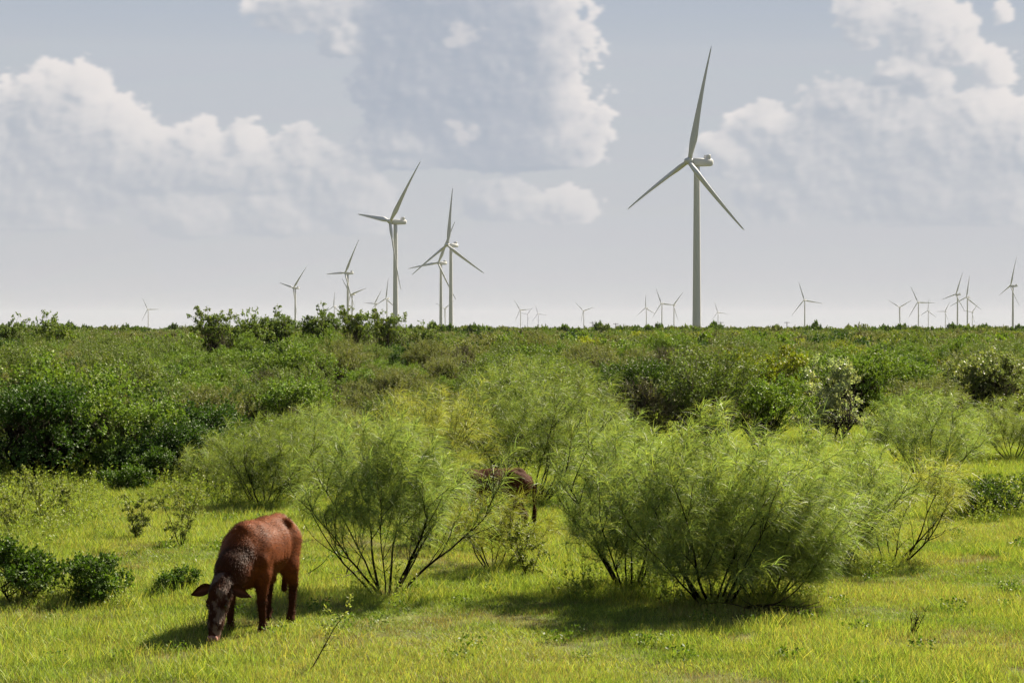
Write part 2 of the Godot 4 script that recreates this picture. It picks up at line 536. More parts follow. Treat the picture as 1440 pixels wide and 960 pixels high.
func cow(at: Vector3, turn: float, label: String, stride: float, grow: float, mat: Material, dark: Material) -> void:
	var o := thing("grazing_bull" if grow >= 1.0 else "grazing_cow", label, "cattle", at, turn, "cattle in the pasture")
	var B := []
	var k := 0.09
	# trunk
	B.append([Vector3(-0.66, 1.15, 0), 0.235, Vector3(-0.15, 1.09, 0), 0.32, 0.88, k])
	B.append([Vector3(-0.15, 1.05, 0), 0.345, Vector3(0.35, 1.04, 0), 0.355, 0.95, k])
	B.append([Vector3(0.30, 1.05, 0), 0.34, Vector3(0.58, 1.04, 0), 0.28, 0.92, k])
	B.append([Vector3(-0.25, 0.88, 0), 0.22, Vector3(0.45, 0.84, 0), 0.25, 0.95, k])
	B.append([Vector3(-0.66, 1.37, 0), 0.085, Vector3(0.05, 1.35, 0), 0.07, 1.2, 0.09])     # spine
	B.append([Vector3(0.32, 1.34, 0), 0.09, Vector3(0.62, 1.33, 0), 0.11, 1.0, 0.12])       # crest over the shoulders
	B.append([Vector3(-0.50, 1.35, 0.19), 0.055, Vector3(-0.80, 1.16, 0.11), 0.07, 1.0, 0.1])  # hip bones
	B.append([Vector3(-0.50, 1.35, -0.19), 0.055, Vector3(-0.80, 1.16, -0.11), 0.07, 1.0, 0.1])
	for q in 5:
		for s in [-1.0, 1.0]:
			var rx := -0.18 + q * 0.11
			B.append([Vector3(rx, 1.22, 0.245 * s), 0.03, Vector3(rx + 0.05, 0.92, 0.315 * s), 0.025, 1.0, 0.05])
	for s in [-1.0, 1.0]:
		B.append([Vector3(0.42, 1.33, 0.13 * s), 0.07, Vector3(0.62, 0.98, 0.25 * s), 0.10, 0.8, 0.05])   # shoulder blade
	# neck down to the grass, dewlap
	B.append([Vector3(0.52, 1.08, 0), 0.30, Vector3(0.90, 0.86, 0.03), 0.25, 0.88, 0.12])
	B.append([Vector3(0.90, 0.86, 0.03), 0.24, Vector3(1.13, 0.66, 0.06), 0.145, 0.9, 0.07])
	B.append([Vector3(0.58, 0.80, 0), 0.22, Vector3(0.95, 0.62, 0.03), 0.08, 0.5, 0.09])
	for s in [-1.0, 1.0]:
		var f: float = stride * s
		# foreleg
		B.append([Vector3(0.48, 1.10, 0.20 * s), 0.16, Vector3(0.50, 0.78, 0.22 * s), 0.125, 0.75, 0.08])
		B.append([Vector3(0.50, 0.78, 0.21 * s), 0.115, Vector3(0.52 + f * 0.6, 0.42, 0.20 * s), 0.056, 0.95, 0.05])
		B.append([Vector3(0.52 + f * 0.6, 0.42, 0.20 * s), 0.058, Vector3(0.51 + f, 0.12, 0.20 * s), 0.038, 1.0, 0.03])
		B.append([Vector3(0.51 + f, 0.11, 0.20 * s), 0.05, Vector3(0.55 + f, 0.035, 0.20 * s), 0.062, 1.0, 0.03])
		# hind leg
		B.append([Vector3(-0.62, 1.08, 0.17 * s), 0.215, Vector3(-0.50, 0.78, 0.20 * s), 0.165, 0.72, 0.09])
		B.append([Vector3(-0.52, 0.78, 0.20 * s), 0.15, Vector3(-0.76 - f * 0.7, 0.50, 0.19 * s), 0.072, 0.85, 0.06])
		B.append([Vector3(-0.76 - f * 0.7, 0.50, 0.19 * s), 0.060, Vector3(-0.70 - f, 0.13, 0.19 * s), 0.039, 1.0, 0.03])
		B.append([Vector3(-0.70 - f, 0.12, 0.19 * s), 0.05, Vector3(-0.66 - f, 0.035, 0.19 * s), 0.062, 1.0, 0.03])
	B.append([Vector3(-0.30, 0.66, 0), 0.075, Vector3(-0.42, 0.60, 0), 0.06, 1.0, 0.06])
	# tail
	B.append([Vector3(-0.86, 1.24, 0), 0.05, Vector3(-0.95, 1.05, 0.0), 0.03, 1.0, 0.05])
	B.append([Vector3(-0.95, 1.05, 0), 0.03, Vector3(-0.97, 0.62, 0.02), 0.022, 1.0, 0.02])
	B.append([Vector3(-0.97, 0.62, 0.02), 0.035, Vector3(-0.96, 0.40, 0.03), 0.045, 1.0, 0.03])
	var body := Buf.new()
	nets(body, B, Vector3(-1.08, -0.06, -0.50), Vector3(1.36, 1.52, 0.50), 0.02, hide_colour)
	# head on its own finer grid, hanging to the grass
	var H := []
	var hz := 0.065
	H.append([Vector3(1.10, 0.66, hz - 0.01), 0.14, Vector3(1.21, 0.53, hz), 0.135, 0.95, 0.05])
	H.append([Vector3(1.22, 0.53, hz), 0.125, Vector3(1.335, 0.27, hz), 0.085, 0.92, 0.04])
	H.append([Vector3(1.335, 0.27, hz), 0.080, Vector3(1.375, 0.115, hz), 0.066, 1.0, 0.04])
	H.append([Vector3(1.16, 0.45, hz), 0.11, Vector3(1.28, 0.24, hz), 0.065, 0.75, 0.05])   # jaw
	H.append([Vector3(1.27, 0.60, hz), 0.07, Vector3(1.20, 0.67, hz), 0.07, 1.2, 0.05])     # poll
	for s in [-1.0, 1.0]:
		H.append([Vector3(1.30, 0.475, hz + 0.085 * s), 0.035, Vector3(1.28, 0.44, hz + 0.09 * s), 0.03, 1.0, 0.03])  # brow over the eye
		H.append([Vector3(1.435, 0.125, hz + 0.035 * s), 0.022, Vector3(1.43, 0.10, hz + 0.045 * s), 0.02, 1.0, 0.02])  # nostril
	var mid := Vector3(1.12, 0.64, hz)
	var big := func(p: Vector3) -> Vector3: return mid + (p - mid) * 1.2 + Vector3(0, 0.075, 0)
	for q in H:
		q[0] = big.call(q[0]); q[2] = big.call(q[2])
		q[1] *= 1.16; q[3] *= 1.16; q[4] *= 0.97
	nets(body, H, Vector3(0.88, -0.02, -0.20), Vector3(1.58, 0.95, 0.34), 0.012, face_colour)
	# the short coat, hair by hair, lying back and down
	rng.seed = 5150
	var coat := Buf.new()
	for q in body.v.size():
		var nn := body.n[q]
		var p := body.v[q]
		if p.y < 0.10 or (p.x > 1.3 and p.y < 0.2): continue
		var flow := Vector3(-0.9, -0.55, 0) if p.x < 0.75 else Vector3(0.25, -1.0, 0)
		for h in 2:
			var t := (flow - nn * flow.dot(nn) + rv() * 0.35 + nn * 0.22).normalized()
			leaf(coat, p + rv() * 0.012, t * rng.randf_range(0.02, 0.045), t.cross(nn).normalized() * 0.0028, vary(body.c[q], 0.3))
	part("body", body.mesh(true), mat, o)
	part("coat", coat.mesh(), m_coat if grow >= 1.0 else mat, o)
	for s in [-1.0, 1.0]:
		var ear := Buf.new()
		var tip: Vector3 = big.call(Vector3(1.19, 0.575, hz + 0.34 * s))
		var root: Vector3 = big.call(Vector3(1.185, 0.61, hz + 0.09 * s))
		var n := 7
		for q in n + 1:      # a cupped leaf shape
			var t := q / float(n)
			var w := 0.075 * sin(PI * clampf(t * 0.92 + 0.10, 0, 1)) + 0.004
			var c := root.lerp(tip, t) + Vector3(0, -0.06 * t * t, 0)
			for m in 5:
				var u := m / 4.0 * 2.0 - 1.0
				ear.v.append(c + Vector3(-0.035 * (1.0 - u * u) + 0.012, u * w, 0))
				ear.c.append(Color(0.045, 0.017, 0.011) if m != 2 else Color(0.09, 0.035, 0.025))
		for q in n:
			for m in 4:
				var a := q * 5 + m
				ear.tri(a, a + 1, a + 5); ear.tri(a + 1, a + 6, a + 5)
		part("ear", ear.mesh(), mat, o)
		var eye := SphereMesh.new()
		eye.radius = 0.022
		eye.height = 0.044
		eye.radial_segments = 12
		eye.rings = 6
		part("eye", eye, dark, o).position = big.call(Vector3(1.318, 0.445, hz + 0.10 * s))
	o.scale = Vector3.ONE * grow

# ------------------------------------------------------------------ wind turbines
var tower_mesh: ArrayMesh
var nacelle_mesh: ArrayMesh
var cooler_mesh: ArrayMesh
var hub_mesh: ArrayMesh
var blade_mesh: ArrayMesh
const HUB := 90.0
const BLADE := 60.0

func ring_skin(rings: Array) -> ArrayMesh:      # closed loops of equal length, smooth sides, capped ends
	var b := Buf.new()
	var n: int = rings[0].size()
	for r in rings:
		for p in r: b.v.append(p)
	for k in rings.size() - 1:
		for j in n:
			var a := k * n + j
			var d := k * n + (j + 1) % n
			b.tri(a, a + n, d); b.tri(d, a + n, d + n)
	for e in [0, rings.size() - 1]:
		for j in range(1, n - 1):
			if e == 0: b.tri(0, j, j + 1)
			else: b.tri(e * n, e * n + j + 1, e * n + j)
	var st := SurfaceTool.new()
	st.create_from(b.mesh(), 0)
	st.generate_normals()
	return st.commit()

func circle(c: Vector3, u: Vector3, w: Vector3, n: int) -> PackedVector3Array:
	var p := PackedVector3Array()
	for k in n: p.append(c + u * cos(TAU * k / n) + w * sin(TAU * k / n))
	return p

func box_ring(x: float, y0: float, y1: float, hw: float, cut: float) -> PackedVector3Array:   # chamfered rectangle across x
	return PackedVector3Array([Vector3(x, y0, -hw + cut), Vector3(x, y0 + cut, -hw), Vector3(x, y1 - cut, -hw), Vector3(x, y1, -hw + cut), Vector3(x, y1, hw - cut), Vector3(x, y1 - cut, hw), Vector3(x, y0 + cut, hw), Vector3(x, y0, hw - cut)])

func make_turbine_meshes() -> void:
	var rings := []
	for k in 13:
		var t := k / 12.0
		rings.append(circle(Vector3(0, t * (HUB - 2.2) - (0.5 if k == 0 else 0.0), 0), Vector3(lerpf(2.25, 1.5, t), 0, 0), Vector3(0, 0, lerpf(2.25, 1.5, t)), 28))
	tower_mesh = ring_skin(rings)
	# nacelle along -x (rotor end) to +x (rear), origin at tower top
	nacelle_mesh = ring_skin([box_ring(-3.4, -1.3, 1.5, 1.4, 0.6), box_ring(-2.8, -2.0, 1.9, 1.9, 0.4), box_ring(3.0, -2.1, 2.0, 2.05, 0.4), box_ring(8.6, -1.7, 1.9, 2.0, 0.4), box_ring(9.4, -1.1, 1.6, 1.6, 0.5)])
	cooler_mesh = ring_skin([box_ring(5.4, 1.9, 2.6, 1.2, 0.1), box_ring(5.8, 1.9, 4.0, 1.7, 0.12), box_ring(7.6, 1.9, 4.1, 1.7, 0.12), box_ring(8.0, 1.8, 2.4, 1.5, 0.12)])
	rings = []
	for q in [[0.9, 1.75], [0.3, 1.9], [-0.9, 1.95], [-1.9, 1.7], [-2.7, 1.15], [-3.1, 0.5], [-3.2, 0.08]]:
		rings.append(circle(Vector3(q[0], 0, 0), Vector3(0, q[1], 0), Vector3(0, 0, q[1]), 24))
	hub_mesh = ring_skin(rings)
	# blade up +y, chord along z at the tip, twisted towards x near the root, bent a little downwind (+x)
	rings = []
	for k in 25:
		var t := k / 24.0
		var y := 1.2 + t * (BLADE - 1.2)
		var chord := lerpf(2.3, 4.3, smoothstep(0.02, 0.2, t)) if t < 0.2 else lerpf(4.3, 0.75, pow((t - 0.2) / 0.8, 0.85))
		if k == 24: chord = 0.15
		var thick := lerpf(1.0, 0.26, smoothstep(0.02, 0.25, t)) * chord
		thick = lerpf(thick, chord * 0.16, smoothstep(0.3, 1.0, t))
		var tw := deg_to_rad(lerpf(38.0, 4.0, pow(t, 0.6)))
		var cdir := Vector3(sin(tw), 0, cos(tw))
		var ndir := Vector3(cos(tw), 0, -sin(tw))
		var off := Vector3(2.6 * t * t, y, 0) + cdir * chord * 0.18
		var loop := PackedVector3Array()
		for j in 14:
			var a := TAU * j / 14.0
			var cx := cos(a)
			var th := sin(a) * (0.5 + 0.28 * cx * smoothstep(0.05, 0.25, t))
			loop.append(off + cdir * (-cx * 0.5 * chord) + ndir * th * thick)
		rings.append(loop)
	blade_mesh = ring_skin(rings)

func turbine(px: float, hub_py: float, ang: float, yaw: float, label: String, mat: Material) -> void:
	var d := (HUB - EYE) * F / (HORIZON - hub_py)
	var at := spot(px, d)
	at.y = 0.0
	# local -x is upwind; yaw turns it towards the viewer
	var bearing := atan2(at.x, -at.z)
	var o := thing("wind_turbine", label, "wind turbine", at, deg_to_rad(90.0 - yaw) - bearing, "wind turbines of the wind farm")
	part("tower", tower_mesh, mat, o)
	var nac := part("nacelle", nacelle_mesh, mat, o)
	nac.position = Vector3(0, HUB, 0)
	part("cooler", cooler_mesh, mat, nac)
	var tilt := Basis(Vector3(0, 0, 1), deg_to_rad(-5.0))
	var hubp := Vector3(-4.6, HUB + 0.3, 0)
	var h := part("hub", hub_mesh, mat, o)
	h.transform = Transform3D(tilt, hubp)
	for k in 3:
		var bl := part("blade", blade_mesh, mat, o)
		bl.transform = Transform3D(tilt * Basis(Vector3(1, 0, 0), deg_to_rad(ang + 120.0 * k)), hubp + Vector3(-0.6, 0, 0))

# ------------------------------------------------------------------ grass
func tuft(count: int, radius: float, h0: float, h1: float, width: float, droop: float, cols: Array, sd: int) -> ArrayMesh:
	rng.seed = sd
	var b := Buf.new()
	for k in count:
		var a := rng.randf() * TAU
		var r := sqrt(rng.randf()) * radius
		var p := Vector3(cos(a) * r, -0.015, sin(a) * r)
		var dir := (Vector3.UP * 1.1 + rv() * 0.55 + Vector3(0.12, 0, 0)).normalized()
		var c: Color = cols[rng.randi() % cols.size()]
		ribbon(b, p, dir, Vector3(dir.x, -0.25, dir.z) * droop, rng.randf_range(h0, h1), width * rng.randf_range(0.7, 1.5), 2, vary(c, 0.45))
	return b.mesh()

const BASES := [[545, 31.3, 1.1], [885, 31.4, 1.3], [1005, 29.9, 1.6], [1075, 30.4, 1.5], [1175, 34.4, 1.3], [1255, 36.0, 0.8], [370, 46.3, 1.6], [755, 48.0, 1.6], [640, 37.6, 1.3], [700, 35.0, 1.0], [1385, 43.5, 1.6], [30, 30.2, 1.1], [122, 30.4, 1.2], [250, 31.2, 1.0]]

func tall_weed_mesh(col: Color, sd: int) -> ArrayMesh:    # upright stalks with small leaves
	rng.seed = sd
	var b := Buf.new()
	for k in 9:
		var p := Vector3(rng.randf_range(-0.2, 0.2), 0, rng.randf_range(-0.2, 0.2))
		var dir := (Vector3.UP + rv() * 0.35 + Vector3(0.12, 0, 0)).normalized()
		var l := rng.randf_range(0.25, 0.65)
		var tone := vary(col, 0.3)
		ribbon(b, p, dir, Vector3(0.2, -0.1, 0), l, 0.004, 3, tone * 0.8)
		for q in 16:
			var d := (rv() + dir * 0.5).normalized()
			leaf(b, p + dir * l * rng.randf_range(0.15, 1.0), d * rng.randf_range(0.03, 0.08), d.cross(rv()).normalized() * 0.010, vary(tone, 0.3))
	return b.mesh()

func weed_mesh(col: Color, sd: int) -> ArrayMesh:      # a low rosette of small broad leaves
	rng.seed = sd
	var b := Buf.new()
	for k in 70:
		var d := (rv() + Vector3(0, 0.5, 0)).normalized()
		var p := Vector3(rng.randf_range(-0.16, 0.16), rng.randf_range(0.02, 0.16), rng.randf_range(-0.16, 0.16))
		leaf(b, p, d * rng.randf_range(0.03, 0.065), d.cross(rv()).normalized() * 0.014, vary(col, 0.3))
	return b.mesh()

func scatter(called: String, mesh: Mesh, mat: Material, places: Array, parent: Node) -> void:
	var mm := MultiMesh.new()
	mm.transform_format = MultiMesh.TRANSFORM_3D
	mm.mesh = mesh
	mm.instance_count = places.size()
	for k in places.size(): mm.set_instance_transform(k, places[k])
	var o := MultiMeshInstance3D.new()
	o.name = called
	o.multimesh = mm
	o.material_override = mat
	parent.add_child(o, true)

func stuff(called: String, label: String, category: String) -> Node3D:
	var o := thing(called, label, category, Vector3.ZERO)
	o.set_meta("kind", "stuff")
	return o

func placed(p: Vector3, s: float, sy := -1.0) -> Transform3D:
	return Transform3D(Basis(Vector3.UP, rng.randf() * TAU).scaled(Vector3(s, s if sy < 0 else sy, s)), p)

# ------------------------------------------------------------------ the scene
func _ready() -> void:
	# camera
	var cam := Camera3D.new()
	cam.name = "camera"
	cam.fov = rad_to_deg(2.0 * atan(480.0 / F))
	cam.position = Vector3(0, EYE, 0)
	cam.rotation.x = -atan((480.0 - HORIZON) / F)
	cam.near = 0.5
	cam.far = 40000.0
	add_child(cam)
	cam.current = true
	# sky, air and exposure
	var env := Environment.new()
	env.background_mode = Environment.BG_SKY
	var sky := Sky.new()
	var pan := PanoramaSkyMaterial.new()
	pan.panorama = make_sky()
	sky.sky_material = pan
	env.sky = sky
	env.background_energy_multiplier = 0.285
	env.tonemap_mode = Environment.TONE_MAPPER_LINEAR
	env.tonemap_exposure = 3.7
	env.sdfgi_enabled = true
	env.ssao_enabled = true
	env.ssil_enabled = true
	env.fog_enabled = true
	env.fog_density = 0.000012
	env.fog_light_color = Color(0.86, 0.87, 0.89)
	var we := WorldEnvironment.new()
	we.name = "air"
	we.environment = env
	add_child(we)
	# sun: behind the scene, to the right
	var sun := DirectionalLight3D.new()
	sun.name = "sun"
	var az := deg_to_rad(SUN_AZ)
	var el := deg_to_rad(SUN_EL)
	sun.look_at_from_position(Vector3.ZERO, -Vector3(sin(az) * cos(el), sin(el), -cos(az) * cos(el)), Vector3.UP)
	sun.light_energy = 1.6
	sun.light_color = Color(1.0, 0.95, 0.86)
	sun.light_angular_distance = 0.5
	sun.shadow_enabled = true
	add_child(sun)

	noise.seed = 3
	noise.frequency = 0.01
	noise.fractal_octaves = 3
	fine.seed = 8
	fine.frequency = 0.25
	fine.fractal_octaves = 3

	# materials
	m_bark = mat_plain(Color.WHITE, 0.85, 0.3)
	m_bark.vertex_color_use_as_albedo = true
	m_retama = mat_leaf(Color(1, 1, 1), Color(0.95, 1.0, 0.45), 0.5, 0.4)
	var m_grass := mat_leaf(Color(1, 1, 1), Color(0.8, 0.86, 0.36), 0.55, 0.35)
	var m_scrub := mat_leaf(Color(1, 1, 1), Color(0.56, 0.64, 0.21), 0.6, 0.3)
	var m_gloss := mat_leaf(Color(1, 1, 1), Color(0.82, 0.92, 0.40), 0.45, 0.4)

	make_ground()
	make_grass(m_grass)
	print("grass ", Time.get_ticks_msec())
	make_brush(m_scrub, m_gloss)
	print("brush ", Time.get_ticks_msec())

	# turbines: bearing, hub row, blade angle, yaw
	make_turbine_meshes()
	var m_tower := mat_plain(lin(0.50, 0.50, 0.50), 0.6, 0.2)
	for q in TURBINES:
		turbine(q[0], q[1], q[2], q[3], q[4], m_tower)
	make_poles()

	# retama bushes
	var RC := Color(0.21, 0.265, 0.085)
	var RY := Color(0.26, 0.275, 0.075)
	retama(spot(545, 31.5), 2.95, 1.95, 11, 10500, 0.05, RC, 21, "feathery retama bush with bare dark stems right of the grazing bull", 0.40)
	retama(spot(755, 48.4), 3.5, 4.2, 14, 11500, 0.0, Color(0.175, 0.22, 0.065), 22, "tall grey-green retama rising behind the half-hidden cow", 0.22)
	retama(spot(885, 31.6), 2.65, 2.2, 9, 9000, -0.05, RC, 23, "left bush of the big retama cluster right of centre", 0.12)
	retama(spot(1005, 29.9), 2.95, 2.7, 12, 13000, 0.0, Color(0.225, 0.28, 0.085), 24, "tallest retama in the middle of the big right cluster", 0.12)
	retama(spot(1075, 30.4), 2.4, 2.2, 9, 9000, 0.35, RC, 25, "retama leaning right at the right of the big cluster", 0.06)
	retama(spot(1175, 34.6), 2.5, 2.2, 9, 7000, 0.05, RC, 26, "loose retama just right of the big cluster", 0.1)
	retama(spot(1255, 36.0), 2.0, 1.9, 6, 2200, 0.55, RY, 27, "sparse retama with slanting bare stems at the open grass", 0.5)
	retama(spot(1305, 51.6), 2.6, 3.0, 11, 7500, 0.0, RC, 28, "retama farther back at right before the yellow shrub", 0.25)
	retama(spot(370, 46.5), 2.15, 2.8, 10, 7500, 0.2, Color(0.15, 0.19, 0.05), 29, "low spreading retama behind the grazing bull", 0.18)
	retama(spot(695, 34.8), 1.35, 2.1, 8, 1900, 0.1, Color(0.19, 0.20, 0.04), 30, "small thin retama in front of the half-hidden cow", 0.15)
	retama(spot(608, 37.6), 1.8, 1.9, 7, 1000, -0.1, RC, 31, "drooping retama hanging over the half-hidden cow", 0.2)
	retama(spot(590, 45.0), 2.9, 2.9, 10, 6500, 0.0, RY, 32, "yellowish retama behind the bush with bare dark stems", 0.25)
	retama(spot(850, 52.0), 2.1, 2.6, 9, 6000, 0.0, RC, 33, "retama between the tall grey-green one and the big cluster", 0.22)
	retama(spot(1425, 63.0), 2.0, 2.6, 9, 4500, 0.0, Color(0.19, 0.23, 0.07), 34, "retama at the right edge behind the mounded dark bush", 0.15)
	retama(spot(455, 50.5), 2.3, 2.4, 9, 5000, 0.0, RC, 35, "retama between the low spreading one and the yellowish one", 0.2)
	retama(spot(300, 50.0), 1.5, 1.9, 7, 2600, 0.1, Color(0.19, 0.23, 0.07), 36, "small retama left of the low spreading one", 0.12)
	print("retama ", Time.get_ticks_msec())

	# cattle
	var hide := mat_plain(Color.WHITE, 0.75, 0.15)
	hide.vertex_color_use_as_albedo = true
	m_coat = mat_plain(Color.WHITE, 0.58, 0.19)
	m_coat.vertex_color_use_as_albedo = true
	var eye := mat_plain(Color(0.02, 0.015, 0.012), 0.15, 0.5)
	var hide2 := hide.duplicate()
	hide2.albedo_color = lin(0.5, 0.62, 0.8)       # a browner, darker animal
	cow(spot(366, 27.75), deg_to_rad(-90.0 - 14.0), "red-brown bull grazing head down in the open grass", 0.06, 1.06, hide, eye)
	cow(spot(684, 39.4), deg_to_rad(180.0 + 10.0), "dark brown cow half hidden behind the retama bushes", 0.05, 0.999, hide2, eye)
	print("cattle ", Time.get_ticks_msec())
	make_details(m_grass, m_scrub)
	print("all ", Time.get_ticks_msec())

const TURBINES := [
	[980, 228, 8.6, 53, "nearest and tallest wind turbine, right of centre"],
	[556, 312, 38.6, 60, "second largest turbine with one blade hanging beside its tower"],
	[634, 345, 0, 44, "turbine with a blade straight up, right of the second largest"],
	[620, 370, 24, 46, "turbine partly behind the one with a blade straight up"],
	[489, 384, 29.5, 58, "mid-distance turbine rising behind the left tree row"],
	[415, 405, 42, 56, "turbine with raised V of blades left of the tree row"],
	[208, 435, -31, 30, "lone tiny turbine far left of the tree row"],
	[334, 447, -25, 30, "turbine whose blade tip shows over the leftmost row tree"],
	[470, 431, 0, 40, "tiny turbine behind the tree row under the mid-distance turbine"],
	[495, 414, 75, 50, "small turbine just right of the mid-distance turbine tower"],
	[528, 427, 33, 50, "small turbine behind the trees left of the second largest"],
	[544, 420, 3, 40, "small turbine with upright blade beside the second largest tower"],
	[626, 434, 55, 40, "tiny turbine seen between the two close towers"],
	[732, 436, -35, 25, "left one of the three small turbines near the centre"],
	[742, 442, 40, 35, "middle and smallest of the three turbines near the centre"],
	[757, 441, -22, 25, "right one of the three small turbines near the centre"],
	[821, 437, -48, 25, "lone small turbine between the centre trio and tallest turbine"],
	[909, 433, -5, 40, "leftmost of three small turbines left of the tallest tower"],
	[931, 427, -25, 30, "middle of three small turbines left of the tallest tower"],
	[948, 429, 38, 30, "right of three small turbines, beside the tallest tower"],
	[1010, 439, -22, 30, "tiny turbine just right of the tallest tower"],
	[1132, 422, -20, 20, "lone small turbine in the gap right of the tallest"],
	[1266, 432, 60, 20, "turbine with level V blades left of the right-hand group"],
	[1292, 425, -28, 25, "second turbine from the left in the right-hand group"],
	[1306, 437, 2, 35, "small turbine with upright blade in the right-hand group"],
	[1330, 438, 30, 40, "tiny turbine left of the tall pair at right"],
	[1347, 414, 18, 52, "left turbine of the tall pair at right"],
	[1361, 418, 5, 35, "right turbine of the tall pair at right"],
	[1368, 439, 40, 35, "tiny turbine behind the tall pair at right"],
	[1425, 402, 12, 66, "edge-on turbine at the far right of the picture"],
]

func make_poles() -> void:
	var m_wood := mat_plain(lin(0.10, 0.085, 0.07), 0.9, 0.3)
	for q in [[833, 452, "utility pole on the skyline right of the lone small turbine"], [866, 454, "short utility pole near the small skyline tree"], [1107, 452, "utility pole on the skyline left of the gap turbine"], [1014, 452, "utility pole beside the tiny turbine by the tallest tower"]]:
		var d := 900.0
		var at := spot(q[0], d)
		at.y = 0.0
		var o := thing("utility_pole", q[2], "pole", at, rng.randf() * 0.6, "utility poles on the skyline")
		var tall: float = EYE + (HORIZON - q[1]) * d / F
		var b := Buf.new()
		tube(b, PackedVector3Array([Vector3(0, -0.3, 0), Vector3(0, tall * 0.5, 0), Vector3(0, tall, 0)]), 0.2, 0.14, Color.WHITE, 8)
		part("post", b.mesh(true), m_wood, o)
		var arm := BoxMesh.new()
		arm.size = Vector3(2.4, 0.16, 0.14)
		part("crossarm", arm, m_wood, o).position = Vector3(0, tall - 0.5, 0.17)
		for s in [-1.0, 0.0, 1.0]:
			var ins := CylinderMesh.new()
			ins.top_radius = 0.05
			ins.bottom_radius = 0.08
			ins.height = 0.25
			ins.radial_segments = 8
			part("insulator", ins, m_wood, o).position = Vector3(s * 1.0, tall - 0.30, 0.17)

func make_ground() -> void:
	var xs := [-9000.0, -4000.0, -2000.0, -1000.0, -500.0, -250.0, -150.0, -100.0, -75.0]
	for k in 121: xs.append(-60.0 + k)
	for x in [75.0, 100.0, 150.0, 250.0, 500.0, 1000.0, 2000.0, 4000.0, 9000.0]: xs.append(x)
	var zs := [400.0, 150.0, 60.0, 30.0, 10.0, 0.0]
	for k in 150: zs.append(-4.0 - k)
	for z in [170.0, 200.0, 250.0, 320.0, 420.0, 600.0, 900.0, 1400.0, 2200.0, 4000.0, 7000.0, 11000.0]: zs.append(-z)
	var b := Buf.new()
	for z in zs:
		for x in xs:
			b.v.append(Vector3(x, ground_y(x, z), z))
	var n := xs.size()
	for j in zs.size() - 1:
		for k in n - 1:
			var a := j * n + k
			b.tri(a, a + n, a + 1); b.tri(a + 1, a + n, a + n + 1)
	var st := SurfaceTool.new()
	st.create_from(b.mesh(), 0)
	st.generate_normals()
	var m := StandardMaterial3D.new()
	m.roughness = 0.95
	m.metallic_specular = 0.2
	var t := NoiseTexture2D.new()
	t.width = 1024
	t.height = 1024
	t.seamless = true
	var nz := FastNoiseLite.new()
	nz.seed = 4
	nz.frequency = 0.012
	nz.fractal_octaves = 6
	t.noise = nz
	var g := Gradient.new()
	g.set_color(0, lin(0.045, 0.04, 0.018))
	g.set_color(1, lin(0.11, 0.10, 0.035))
	g.add_point(0.45, lin(0.07, 0.075, 0.02))
	g.add_point(0.6, lin(0.09, 0.105, 0.022))
	t.color_ramp = g
	m.albedo_texture = t
	m.uv1_triplanar = true
	m.uv1_world_triplanar = true
	m.uv1_scale = Vector3.ONE / 7.0
	var o := part("ground", st.commit(), m, self)
	o.set_meta("kind", "structure")
	o.set_meta("label", "flat green pasture ground running to the horizon")
	o.set_meta("category", "ground")

func bush_front(px: float) -> float:       # where the thick brush begins, by bearing
	if px < 330.0: return 52.0
	if px < 800.0: return lerpf(52.0, 58.0, (px - 330.0) / 470.0)
	return lerpf(58.0, 66.0, clampf((px - 800.0) / 500.0, 0.0, 1.0))

